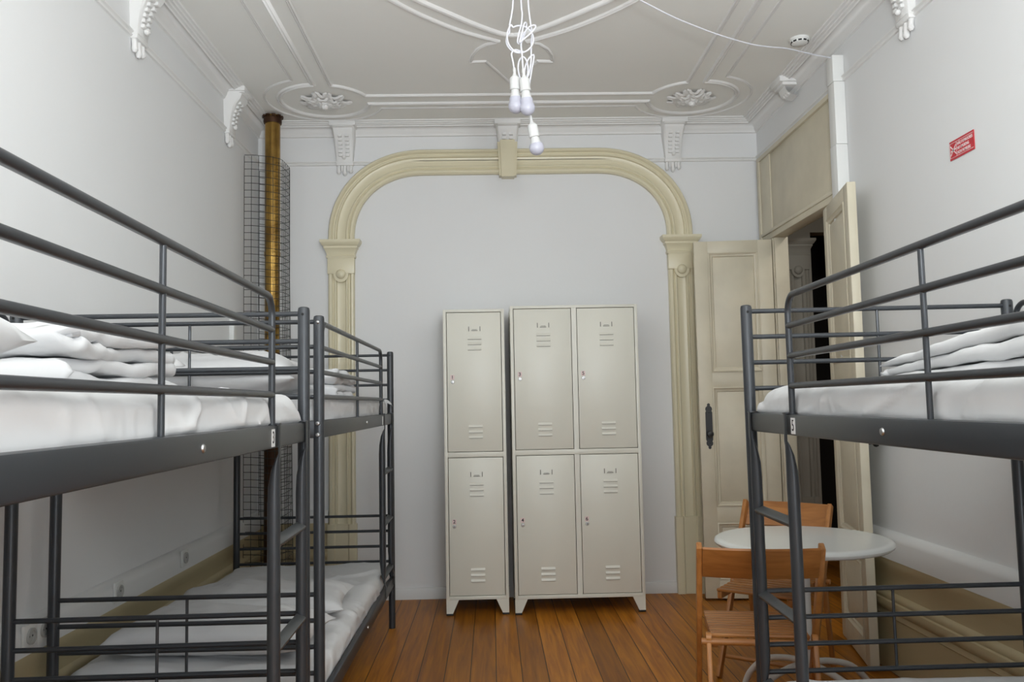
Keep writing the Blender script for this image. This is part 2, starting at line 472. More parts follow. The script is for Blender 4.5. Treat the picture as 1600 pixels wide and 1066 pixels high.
def corbel(cx, cy, rz, fingers=True):
    """local: x across, y out of the wall (+), z height"""
    mb = MB()
    if fingers is None:          # short bracket above the transom
        mb.box(-.088, .088, 0, .130, 3.225, 3.262, .005).box(-.074, .074, 0, .110, 3.208, 3.228, .004)
        rows = [[Vector((sx, .088*math.cos(a)**.8, 3.212-.062*math.sin(a))) for a in [PI/2*i/8*.98 for i in range(9)]] for sx in (-.055, -.03, 0, .03, .055)]
        mb.quadgrid(rows)
        for sx in (-.03, .0, .03): mb.lathe([(0, .012), (.014, .006), (.016, 0), (0, -.012)], (sx, .060, 3.168), (0, .7, -.7), 12)
        return mb.move(Matrix.Translation((cx, cy, 0)) @ Matrix.Rotation(rz, 4, 'Z'))
    side = [(0, 3.255), (.125, 3.255), (.125, 3.228), (.108, 3.222), (.100, 3.195), (.072, 3.16), (.052, 3.11), (.040, 3.05), (.036, 3.0), (0, 3.0)]
    W0, W1 = .082, .056
    rows = []
    for sx in (-1, -.86, .86, 1):
        rows.append([Vector((sx*(W1+(W0-W1)*max(0, (z-3.0)/.255)**1.5), y*(1 if abs(sx) < .9 else .86), z)) for y, z in side])
    vs = mb.quadgrid(rows, close_v=True); mb.bm.faces.new(vs[0]); mb.bm.faces.new(vs[-1])
    # abacus
    mb.box(-.09, .09, 0, .132, 3.232, 3.262, .004)
    # two columns of lugs on the curved face
    for k in range(6):
        z = 3.045+k*.0255
        y = .040+max(0, (z-3.05))**2*2.6
        for sx in (-1, 1):
            mb.box(sx*.024-.014, sx*.024+.014, y-.012, y+.016, z-.0085, z+.0085, .003)
    mb.lathe([(0, -.012), (.012, -.008), (.015, 0), (.010, .01), (0, .014)], (0, .050, 3.03), (0, 1, .3), 12)
    if fingers:
        mb.box(-.060, .060, 0, .034, 2.978, 3.006, .006)
        for sx, zl in ((-.042, 2.925), (0, 2.908), (.042, 2.918)):
            mb.tube([(sx, .012, 2.985), (sx+.002, .015, 2.955), (sx, .016, zl+.012), (sx, .014, zl)], [.013, .012, .015, .007], 10)
        for sx in (-.021, .021):
            mb.tube([(sx, .010, 2.985), (sx, .012, 2.955), (sx, .010, 2.94)], [.010, .009, .004], 8)
    return mb.move(Matrix.Translation((cx, cy, 0)) @ Matrix.Rotation(rz, 4, 'Z'))


n_ = 11
for cx, cy, rz, fg in ((XL, 3.745, -PI/2, True), (XL, 5.07, -PI/2, True), (-.995, YB, PI, True), (.142, YB, PI, False), (1.305, YB, PI, True),
                       (XR, 3.60, PI/2, True), (XR, 4.98, PI/2, None), (XL, 2.42, -PI/2, True), (XR, 2.2, PI/2, True)):
    struct(corbel(cx, cy, rz, fg), 'trim_%d' % n_, 'plaster'); n_ += 1

# ---- arch on the back wall
AXC, AX = .157, 1.178
aprof = [(0, 0), (0, .032), (.006, .040), (.018, .042), (.026, .036), (.030, .026), (.040, .026), (.046, .036), (.054, .036), (.060, .022), (.074, .018), (.108, .018),
         (.118, .022), (.124, .034), (.132, .034), (.138, .026), (.146, .030), (.152, .040), (.168, .040), (.178, .030), (.178, 0)]
aprof = [(a-.089, b) for a, b in aprof]
amap = lambda p, b: Vector((p.x, YB-b, p.y))
cv = []
ea, eb, ez = .575, .53, 2.465
for i in range(25):
    t = PI/2*i/24; ex = 2/2.15
    cv.append((AXC+AX-ea + ea*math.cos(t)**ex, ez+eb*math.sin(t)**ex))
top = [(2*AXC-x, z) for x, z in cv]
path = [(AXC+AX, 2.44)] + cv + top[::-1] + [(AXC-AX, 2.44)]
ar = MB().sweep(path, aprof, amap)
struct(ar, 'trim_%d' % n_, 'cream'); n_ += 1


def pilaster(xc, yw, sgn=-1, mk='cream', name=None):
    """engaged pilaster standing against a wall face at y = yw, projecting towards -y"""
    global n_
    mb = MB()
    f = lambda p, b: Vector((p.x, yw-b, p.y))
    mb.sweep([(xc, .50), (xc, 2.25)], aprof, f)
    mb.sweep([(xc, 0), (xc, .515)], [(-.098, 0), (-.098, .046), (-.092, .05), (-.05, .05), (-.042, .042), (.042, .042), (.05, .05), (.092, .05), (.098, .046), (.098, 0)], f)
    # necking block with tongue and boss
    mb.box(xc-.092, xc+.092, yw-.050, yw, 2.215, 2.335, .003)
    poly = [(xc+.052*math.cos(a), 2.218+.062*math.sin(a)) for a in [PI+PI*i/14 for i in range(15)]]
    mb.prism(poly, lambda p: Vector((p[0], yw, p[1])), lambda p: Vector((p[0], yw-.048, p[1])))
    mb.lathe([(.034, 0), (.033, .008), (.026, .016), (.014, .022), (0, .024)], (xc, yw-.048, 2.212), (0, -1, 0), 20)
    # capital
    prof = [(0, 2.325), (.052, 2.325), (.056, 2.340), (.050, 2.345), (.054, 2.36), (.064, 2.385), (.070, 2.392), (.070, 2.405), (.078, 2.41), (.088, 2.425), (.092, 2.432), (.092, 2.448), (0, 2.448)]
    rows = []
    for sx in (-1, 1):
        rows.append([Vector((xc+sx*(.055+d), yw-d*1.0, z)) for d, z in prof])
    for i, r_ in enumerate(rows): pass
    full = []
    for d, z in prof:
        full.append([Vector((xc-.045-d, yw, z)), Vector((xc-.045-d, yw-d, z)), Vector((xc+.045+d, yw-d, z)), Vector((xc+.045+d, yw, z))])
    vs = mb.quadgrid(full)
    mb.bm.faces.new([q for q in vs[-1]]); mb.bm.faces.new([q for q in vs[0]])
    o = struct(mb, 'trim_%d' % n_, mk); n_ += 1
    return o


pilaster(AXC-AX, YB); pilaster(AXC+AX, YB)
# keystone
ks = MB()
for yy, w0, w1, z0, z1 in ((.060, .060, .070, 2.885, 3.125), (.078, .044, .052, 2.875, 3.135)):
    ks.prism([(AXC-.017-w0, z0), (AXC-.017+w0, z0), (AXC-.017+w1, z1), (AXC-.017-w1, z1)], lambda p: Vector((p[0], YB, p[1])), lambda p, q=yy: Vector((p[0], YB-q, p[1])))
struct(ks, 'trim_%d' % n_, 'cream'); n_ += 1

# ---- doorway in the right wall: casing, transom panel, reveals
tr = MB()
tr.box(XR-.012, XR, 4.40, 5.66, 2.42, 2.955, .002)                     # transom panel
tr.box(XR-.030, XR, 4.38, 5.70, 2.945, 2.975, .004)                    # top bead
tr.box(XR-.026, XR+.07, 4.40, 5.64, 2.372, 2.425, .004)                # head
tr.box(XR-.034, XR, 4.40, 5.64, 2.410, 2.432, .004)
tr.box(XR-.020, XR, 5.46, 5.70, 0, 2.955, .003)                        # far casing
tr.box(XR-.030, XR, 5.655, 5.70, 0, 2.955, .005)
tr.box(XR-.014, XR+.078, DY1-.02, DY1+.02, 0, 2.375, .003)             # far reveal
tr.box(XR-.004, XR+.078, DY0-.02, DY0+.02, 0, 2.375, .003)             # near reveal
tr.box(XR-.006, XR, 4.40, DY0, 0, 2.40, .002)                          # near casing
struct(tr, 'trim_%d' % n_, 'door'); n_ += 1


def door_leaf(name, wd, ht, panels, p0, ang, label):
    """hinge edge at local x = 0, free edge at x = wd; visible face towards local -y"""
    o = MB()
    T = .042; st = .092 if wd > .5 else .085
    xs0, xs1 = st, wd-st
    o.box(0, st, 0, T, .015, ht, .003); o.box(wd-st, wd, 0, T, .015, ht, .003)
    zs = [.015] + [z for pr in panels for z in pr] + [ht]
    for i in range(0, len(zs), 2): o.box(st-.001, wd-st+.001, .001, T-.001, zs[i], zs[i+1], .002)
    for z0, z1 in panels:
        o.box(st, wd-st, .014, T-.014, z0, z1)
        for yy, sg in ((0, 1), (T, -1)):
            pth = [(xs0, z0), (xs1, z0), (xs1, z1), (xs0, z1)]
            prof = [(0, .016), (0, -.003), (.006, -.006), (.013, .000), (.018, .004), (.026, .005), (.030, .012), (.030, .016)]
            o.sweep(pth, prof, lambda p, b, y=yy, s=sg: Vector((p.x, y+s*b, p.y)), closed=True)
            ins = .052
            pp = [(xs0+ins, z0+ins), (xs1-ins, z0+ins), (xs1-ins, z1-ins), (xs0+ins, z1-ins)]
            rows = [[Vector((x+(dx*.022 if k == 0 else 0), yy+sg*(.014 if k == 0 else .006), z+(dz*.022 if k == 0 else 0))) for (x, z), (dx, dz) in zip(pp, ((-1, -1), (1, -1), (1, 1), (-1, 1)))] for k in (0, 1)]
            vs = o.quadgrid(rows, close_v=True); o.bm.faces.new(vs[1])
    ob = struct(o, name, 'door')
    ob.location = p0; ob.rotation_euler = (0, 0, ang); ob['label'] = label
    return ob


pan = [(.135, .50), (.605, 1.385), (1.485, 2.285)]
# far leaf: hinged at the far reveal, swung open to stand in front of the back wall
ang1 = math.atan2(5.505-5.45, 1.372-1.878)
d1 = door_leaf('door_1', .512, 2.362, pan, (1.880, 5.452, 0), ang1, 'cream panelled door leaf standing open against the arch pilaster')
d1.scale = (1, -1, 1)
# near leaf: folded back into the room towards the near wall
ang2 = math.atan2(4.00-4.62, 1.765-1.893)
d2 = door_leaf('door_2', .628, 2.362, pan, (1.935, 4.612, 0), ang2, 'cream panelled door leaf swung out beside the right wall')
d2.scale = (1, -1, 1)


def escutcheon(parent, x, z, yout):
    """black iron plate with a pointed outline and a knob; yout: outward sign in the leaf's local y"""
    mb = MB(); s = yout
    pts = []
    for zz, ww in ((-.150, .004), (-.142, .010), (-.134, .008), (-.122, .020), (-.108, .022), (-.10, .017), (-.09, .022), (.09, .022), (.10, .017), (.108, .022), (.122, .020), (.134, .008), (.142, .010), (.150, .004)):
        pts.append((ww, zz))
    poly = [(x+a, z+b) for a, b in pts] + [(x-a, z+b) for a, b in pts[::-1]]
    y0 = 0 if s < 0 else .042
    mb.prism(poly, lambda p: Vector((p[0], y0, p[1])), lambda p: Vector((p[0], y0+s*.006, p[1])))
    h = mb.build('handle_plate', 'black', parent)
    k = MB(); k.lathe([(.012, 0), (.009, .012), (.008, .025), (.018, .032), (.022, .042), (.018, .052), (0, .056)], (x, y0+s*.005, z-.05), (0, s, 0), 18)
    k.build('handle', 'black', h)
    b = MB(); b.lathe([(.007, 0), (.006, .003), (0, .004)], (x, y0+s*.005, z+.09), (0, s, 0), 12)
    b.lathe([(.007, 0), (.006, .003), (0, .004)], (x, y0+s*.005, z-.11), (0, s, 0), 12)
    b.build('screw', 'black', h)


escutcheon(d1, .512-.060, 1.130, -1)
escutcheon(d2, .628-.060, 1.130, -1)

# ---- hall seen through the doorway
struct(MB().box(XR+.07, 2.56, 6.52, 6.66, 0, ZT).box(XR+2.0, XR+2.15, 3.0, 9.2, 0, ZT).box(XR+.07, XR+2.0, 2.9, 3.0, 0, ZT)
       .box(XR+.12, XR+2.0, 9.1, 9.2, 0, ZT).box(XR, XR+.07, 5.91, 9.2, 0, ZT).box(2.44, 2.56, 6.60, 9.1, 0, ZT).box(2.56, XR+2.0, 6.52, 6.66, 2.62, ZT), 'wall_hall', 'hall')
struct(MB().box(XR+.07, XR+2.15, 2.9, 9.2, ZT, ZT+.1), 'trim_%d' % n_, 'hall'); n_ += 1
struct(MB().box(2.56, XR+2.0, 7.4, 7.5, 0, ZT), 'wall_passage_shade', 'dark')  # near-black sheet: the unlit passage's darkness is put into its colour
hp_ = pilaster(2.435, 6.52, mk='hall'); hp_.scale.z = 1.045


# ------------------------------------------------------------------ bunk beds
BW, BL = .9116, 2.06
ZTR, SP, ZLR = 1.607, .089, .654       # top guard rail, rail spacing, lower top rail


def make_bunk(sg, name, label, loc, rz, number):
    """sg = +1: room side at +x (left-hand bunks); -1: mirrored. Local origin: far room-side post; length runs to -y."""
    root = thing(name, label, 'bunk bed', loc, rz, 'dark grey bunk beds')
    X = lambda x: sg*x
    P = lambda x, y, z: (sg*x, y, z)
    for px in (0, -BW):
        for py in (0, -BL):
            mb = MB(); mb.lathe([(.0193, 0), (.0193, 1.618), (.0175, 1.626), (.012, 1.629), (0, 1.630)], P(px, py, 0), n=20)
            po = mb.build('post', 'metal', root)
            h = MB()
            for z in (1.604,): h.lathe([(.0045, -.001), (.0045, .0008), (0, .001)], P(px, py-.0192, z), (0, -1, 0), 10)
            if py < 0 and px == 0:
                for z in (1.247, 1.207, .293, .253):
                    c = MB(); c.lathe([(.008, -.002), (.008, .001), (.006, .004), (0, .005)], P(px, py-.0192, z), (0, -1, 0), 14)
                    c.build('bolt', 'chrome', po)
                c = MB(); c.lathe([(.006, -.002), (.006, .001), (.004, .003), (0, .004)], P(px, py-.0192, 1.604), (0, -1, 0), 14)
                c.build('bolt', 'chrome', po)
                h.bm.free()
            else:
                h.build('bolt_hole', 'hole', po)
    for py in (0, -BL):
        for base in (ZTR, ZLR):
            for k in range(4):
                MB().tube([P(0, py, base-k*SP), P(-BW, py, base-k*SP)], .0082, 10).build('end_rail', 'metal', root)
            MB().tube([P(-BW/2, py, base), P(-BW/2, py, base-3*SP)], .0052, 8).build('end_spindle', 'metal', root)
        for z in (1.226, .271):
            MB().box(*sorted((X(0), X(-BW))), py-.012, py+.012, z-.031, z+.031, .006).build('end_beam', 'metal', root)
    for px in (0, -BW):
        for z in (1.226, .271):
            sr = MB().box(*sorted((X(px-.013), X(px+.013))), -BL, 0, z-.031, z+.031, .007).build('side_rail', 'metal', root)
            if px == 0:
                c = MB(); c.lathe([(.009, -.002), (.009, .001), (.0075, .0035), (.004, .0045), (0, .0045)], P(.013, -1.03, z), (sg, 0, 0), 16)
                c.build('bolt', 'chrome', sr)
    # guard frames, room side and wall side
    for px in (0, -BW):
        y0, y1 = (-.42, -BL+.045) if px == 0 else (-.045, -BL+.045)
        b = .055
        pts = [P(px, y0, 1.255)]
        pts += [P(px, y0-b*(1-math.cos(a)), ZTR-b*(1-math.sin(a))) for a in [PI/2*i/8 for i in range(9)]]
        pts += [P(px, y1+b*(1-math.sin(a)), ZTR-b*(1-math.cos(a))) for a in [PI/2*i/8 for i in range(9)]][::1]
        pts += [P(px, y1, 1.255)]
        MB().tube(pts, .0095, 12).build('guard_frame', 'metal', root)
        for k in (1, 2, 3):
            MB().tube([P(px, y0, ZTR-k*SP), P(px, y1, ZTR-k*SP)], .0092, 12).build('guard_rail', 'metal', root)
        MB().tube([P(px, (y0+y1)/2, 1.255), P(px, (y0+y1)/2, ZTR)], .0062, 10).build('guard_upright', 'metal', root)
    # ladder on the room side at the far end
    for k, py in enumerate((-.040, -.398)):
        mb = MB(); cx = .0165
        secs = []
        for z, dx, ry, rx, cxx in ((.262, 0, .014, .0022, cx), (.225+.10, 0, .014, .0022, cx), (.345, 0, .0155, .006, .008), (.40, 0, .018, .014, .003), (.45, 0, .0185, .0178, .001),
                                   (1.04, 0, .0185, .0178, .001), (1.09, 0, .0185, .0165, .002), (1.135, 0, .0175, .012, .006), (1.165, 0, .0155, .006, .012), (1.178, 0, .014, .0026, cx), (1.262, 0, .014, .0022, cx)):
            secs.append((P(cxx, py, z), (sg*rx, 0, 0), (0, ry, 0)))
        mb.loft(secs, 18)
        mb.box(*sorted((X(-.014), X(.0185))), py-.014, py+.014, 1.2575, 1.262, .001)
        mb.build('ladder_stile', 'metal', root)
    for z in (.372, .655, .935):
        MB().bar(P(.001, -.05, z), P(.001, -.388, z), .034, .014, .004, hint=(sg*.45, 0, 1)).build('ladder_rung', 'metal_l', root)
    # bed bases
    for z in (1.235, .281):
        mb = MB()
        for k in range(14):
            y = -.09-k*(BL-.18)/13
            mb.box(*sorted((X(-BW+.01), X(-.01))), y-.03, y+.03, z-.006, z+.006, .002)
        mb.build('bed_base', 'metal', root)
    # number sticker
    s = MB().box(*sorted((X(.0128), X(.0138))), -.475, -.440, 1.200, 1.247).build('number_sticker', 'sticker', root)
    if number:
        s['label'] = 'white sticker printed ' + number
        text_mesh('digit', number, .046, P(.0142, -.4575, 1.2235), (0, sg, 0), (0, 0, 1), 'ink', s, .85)
    return root


LAc = (-.6057, 2.7155, 0); LBc = (-.6073, 5.0392, 0); LCc = (.8964, 2.8643, 0)
bunk_a = make_bunk(1, 'bunk_bed', 'dark grey metal bunk bed with sticker 3, nearest on the left wall', LAc, .0168, '3')
bunk_b = copy_tree(bunk_a)
bunk_b.location = LBc; bunk_b.rotation_euler.z = -.0019
bunk_b['label'] = 'dark grey metal bunk bed in the far left corner beside the flue pipe'
for ch in bunk_b.children:
    if ch.name.startswith('number_sticker'):
        if 'label' in ch: del ch['label']
        for g in list(ch.children): bpy.data.objects.remove(g)
bunk_c = make_bunk(-1, 'bunk_bed', 'dark grey metal bunk bed with sticker 5 on the right beside the chairs', LCc, -.0149, '5')
bunk_c.rotation_euler.y = -.005


# ------------------------------------------------------------------ bedding
def crease(n, k=5.):
    return max(0., 1-k*abs(n))**1.4


def fold_noise(p, seed, f=3.2):
    """long crossing creases over a gentle swell, about -.4 .. .9"""
    q = Vector((p.x+1.3*p.z, p.y+.35*p.z, p.z))
    wv = Vector((noise.noise(q*3+Vector((seed, 0, 5))), noise.noise(q*3+Vector((0, seed, 9))), 0))*.16
    q = q+wv
    v = 0.
    for k, (ang, st, fr, am) in enumerate(((.5, .22, 1.3, .55), (2.2, .2, 1.7, .5), (1.35, .16, 1.1, .6), (2.9, .3, 2.6, .3))):
        c_, s_ = math.cos(ang), math.sin(ang)
        a = Vector(((q.x*c_+q.y*s_)*st, -q.x*s_+q.y*c_, q.z*.8))*(f*fr)+Vector((seed*1.7+k*11, seed+k*5, k*3))
        m_ = noise.noise(a*.45+Vector((40, 3, seed)))
        v += am*crease(noise.noise(a), 4.2)*min(1, max(0, .5+m_*1.6))
    return v+.45*noise.noise(q*f*.8+Vector((seed, seed, 0)))


def soft_block(name, mats, x0, x1, y0, y1, z0, z1, r, amp, seed, parent=None, nx=70, ny=170, nz=10, bulge=0., f=3.2):
    """mattress under a sheet: rounded block with wrinkles"""
    mb = MB()
    L = Vector((x0, y0, z0)); H = Vector((x1, y1, z1))

    def pt(u, v, t):
        p = Vector((x0+(x1-x0)*u, y0+(y1-y0)*v, z0+(z1-z0)*t))
        rb = r if t > .5 else r*.25
        q = Vector((min(max(p.x, x0+rb), x1-rb), min(max(p.y, y0+rb), y1-rb), min(max(p.z, z0+rb*.8), z1-rb*.8)))
        d = p-q
        if d.length > 1e-7:
            dn = Vector((d.x/rb, d.y/rb, d.z/(rb*.8)))
            k = max(abs(dn.x), abs(dn.y), abs(dn.z)); l = dn.length
            dn = dn*(k/l)
            p = q+Vector((dn.x*rb, dn.y*rb, dn.z*rb*.8))
            nr = d.normalized()
        else:
            nr = Vector((0, 0, 1))
        if t > .12:
            p = p+nr*(amp*fold_noise(p, seed, f))
        if bulge: p.z += bulge*math.sin(PI*u)*math.sin(PI*v)*t
        return p
    g = {}

    def vert(i, j, k):
        if (i, j, k) not in g: g[(i, j, k)] = mb.bm.verts.new(pt(i/nx, j/ny, k/nz))
        return g[(i, j, k)]
    for i in range(nx):
        for j in range(ny):
            for k in (0, nz): mb.bm.faces.new((vert(i, j, k), vert(i+1, j, k), vert(i+1, j+1, k), vert(i, j+1, k)))
    for i in range(nx):
        for k in range(nz):
            for j in (0, ny): mb.bm.faces.new((vert(i, j, k), vert(i+1, j, k), vert(i+1, j, k+1), vert(i, j, k+1)))
    for j in range(ny):
        for k in range(nz):
            for i in (0, nx): mb.bm.faces.new((vert(i, j, k), vert(i, j+1, k), vert(i, j+1, k+1), vert(i, j, k+1)))
    return mb.build(name, mats, parent, ang=80)


def pillow(name, cx, cy, z0, wx, wy, h, rz, seed, tilt=0., rx=0.):
    mb = MB(); n = 34
    for side in (1, -1):
        rows = []
        for i in range(n+1):
            u = -1+2*i/n; row = []
            for j in range(n+1):
                v = -1+2*j/n
                px = u*(1-.07*(1-v*v)*abs(u)); py = v*(1-.07*(1-u*u)*abs(v))
                t = max(0, (1-abs(u)**3.2))*max(0, (1-abs(v)**3.2))
                z = h*.5*t**.55
                p = Vector((px*wx/2, py*wy/2, z if side > 0 else -z*.75))
                p.z += .022*t**.3*fold_noise(p*1.3, seed)*(1 if side > 0 else .3) + .012*noise.noise(p*5+Vector((seed, 0, 0)))
                row.append(p)
            rows.append(row)
        mb.quadgrid(rows)
    bmesh.ops.remove_doubles(mb.bm, verts=mb.bm.verts, dist=.0008)
    mb.move(Matrix.Rotation(rx, 4, 'X') @ Matrix.Rotation(tilt, 4, 'Y'))
    zmin = min(v.co.z for v in mb.bm.verts)
    mb.move(Matrix.Translation((0, 0, -zmin)))
    o = mb.build(name, 'sheet', None, ang=80)
    o.location = (cx, cy, z0); o.rotation_euler = (0, 0, rz)
    return o


def folded_duvet(name, cx, cy, z0, wx, wy, layers, th, rz, seed, dome=0., amp=.012, rag=.03, thin=0., wave=.3, taper=0.):
    """one continuous quilt folded back and forth; bends show at +-x, the layer ends at +-y"""
    pitch = th*1.02
    rnd = random.Random(seed); cl = []
    for k in range(layers):
        xa = -wx/2+rnd.uniform(0, .03); xb = wx/2-rnd.uniform(0, .03)
        z = pitch*k+th/2
        xs = [xa+(xb-xa)*i/30 for i in range(31)]
        if k % 2: xs = xs[::-1]
        cl += [(x, z, k) for x in xs]
        if k < layers-1:
            e = xs[-1]; sg = 1 if k % 2 == 0 else -1
            cl += [(e+sg*pitch*.5*math.sin(a), z+pitch/2-pitch/2*math.cos(a), k+.5-.5*math.cos(a)) for a in [PI*i/7 for i in range(1, 7)]]
    m_ = len(cl); up_, dn_ = [], []
    for i in range(m_):
        a = Vector(cl[max(i-1, 0)][:2]); b = Vector(cl[min(i+1, m_-1)][:2]); t = (b-a).normalized(); nn = Vector((-t.y, t.x))
        e = min(i, m_-1-i); hw = th*.49*min(1., .35+e*.22)
        c0 = Vector(cl[i][:2])
        up_.append((c0+nn*hw, cl[i])); dn_.append((c0-nn*hw, cl[i]))
    prof = up_+dn_[::-1]
    mb = MB(); ny = 60; rows = []; H = pitch*layers
    for j in range(-4, ny+5):
        v = min(max(j/ny, 0), 1); s_ = 2*v-1
        e_ = -j if j < 0 else max(0, j-ny)
        cap = (1., .93, .74, .42, 0.)[e_]; out_ = (0., .36, .68, .91, 1.)[e_]*th*.5
        row = []
        for q, (cx0, cz0, lk) in prof:
            c0 = Vector((cx0, cz0)); q2 = c0+(q-c0)*cap
            # ragged, crumpled layer ends
            ext = 1+rag/(wy*.5)*noise.noise(Vector((cx0*7, lk*5.3, seed+(9 if s_ > 0 else 0))))*2
            y = s_*wy/2*(1+(ext-1)*abs(s_)**3)+(out_ if s_ > 0 else -out_)
            p = Vector((q2.x, y, q2.y)); hg = p.z/H
            ed = max(0, abs(s_)-.6)/.4
            p.x += .012*noise.noise(Vector((p.y*5, lk*4, seed)))
            dz = amp*fold_noise(Vector((p.x, p.y, 0)), seed, 4.)+.020*noise.noise(Vector((p.x*4.5, p.y*4.5, seed+3)))
            dz += dome*(1-s_*s_)*(1-(p.x/(wx*.55))**2)
            dz -= thin*H*abs(s_)**2.5
            p.z += hg*dz + wave*th*ed*noise.noise(Vector((p.x*9, lk*2.6, seed+s_*4))) + .004*ed*noise.noise(Vector((p.x*30, p.y*30, lk*3)))
            p.z *= 1-taper*max(0., p.x/(wx/2)+.2)**1.4
            p.z = max(p.z, .002)
            row.append(p)
        rows.append(row)
    mb.quadgrid(rows, close_v=True)
    bmesh.ops.remove_doubles(mb.bm, verts=mb.bm.verts, dist=1e-5)
    o = mb.build(name, 'sheet', None, ang=150)
    o.location = (cx, cy, z0); o.rotation_euler = (0, 0, rz)
    return o


ZU, ZLW = 1.335, .382
DU, PU, MU = 'folded white duvets', 'white pillows', 'white mattresses'


def mattress(bunk, rz, sg, y0, z0, z1, amp, seed, label):
    """lies inside a bunk's side rails; the sheet bulges over the rails' inner edge"""
    o = soft_block('mattress', 'sheet', *sorted((sg*-.890, sg*-.0142)), -2.02, y0, z0, z1, .05, amp, seed)
    o.location = bunk; o.rotation_euler = (0, 0, rz)
    return tag(o, label, 'mattress', MU)


# nearest left bunk, upper
mattress(LAc, .0168, 1, -.045, 1.243, ZU+.006, .026, 3.1, 'white sheeted mattress on the upper level of the nearest left bunk')
o = folded_duvet('folded_duvet', -1.03, 1.56, ZU+.004, .43, .72, 4, .0255, R(-93), 5, dome=.010, amp=.010, rag=.016)
tag(o, 'folded white duvet on the upper level of the nearest left bunk', 'duvet', DU)
o = pillow('pillow', -.90, .98, ZU+.004, .56, .36, .16, R(3), 2)
tag(o, 'white pillow corner at the left edge on the nearest left upper bunk', 'pillow', PU)
# far left bunk, upper
o = mattress(LBc, -.0019, 1, -.045, 1.243, ZU+.006, .022, 8.7, 'white sheeted mattress on the upper level of the far left bunk')
c_ = MB()
rows = []
for i in range(9):
    u = i/8
    rows.append([Vector((-.068+.085*u, -.11+.075*v, 1.335+.012*math.sin(u*2.2)-.075*max(0, u-.45)**1.3-.012*abs(v-.5)+.006*math.sin(7*u+4*v))) for v in [k/6 for k in range(7)]])
c_.quadgrid(rows)
c_.build('sheet_corner', 'sheet', o)
o = folded_duvet('folded_duvet', -1.02, 3.66, ZU+.004, .52, .74, 4, .0285, R(-88), 11, dome=.012, amp=.012, rag=.016)
tag(o, 'folded white duvet on the upper level of the far left bunk', 'duvet', DU)
o = pillow('pillow', -.99, 3.175, ZU+.006, .60, .38, .19, R(-2), 6)
tag(o, 'white pillow on the upper level of the far left bunk', 'pillow', PU)
# far left bunk, lower
mattress(LBc, -.0019, 1, -.045, .288, ZLW+.004, .022, 14.2, 'white sheeted mattress on the lower level of the far left bunk')
o = pillow('pillow', -1.06, 3.87, ZLW+.003, .80, .50, .135, R(4), 17)
tag(o, 'farther of two white pillows on the lower level of the far left bunk', 'pillow', PU)
o = pillow('pillow', -1.05, 3.30, ZLW+.003, .78, .44, .165, R(-4), 9)
tag(o, 'nearer of two white pillows on the lower level of the far left bunk', 'pillow', PU)
# right bunk
mattress(LCc, -.0149, -1, -.060, 1.243, ZU, .021, 21.3, 'white sheeted mattress on the upper level of the right bunk')
o = folded_duvet('folded_duvet', 1.40, 1.74, ZU+.002, .84, .72, 3, .034, R(93), 23, dome=.02, amp=.016, rag=.012, wave=.2, taper=.42)
tag(o, 'rumpled folded white duvet on the upper level of the right bunk', 'duvet', DU)
mattress(LCc, -.0149, -1, -.060, .288, ZLW+.004, .012, 27., 'white sheeted mattress on the lower level of the right bunk')


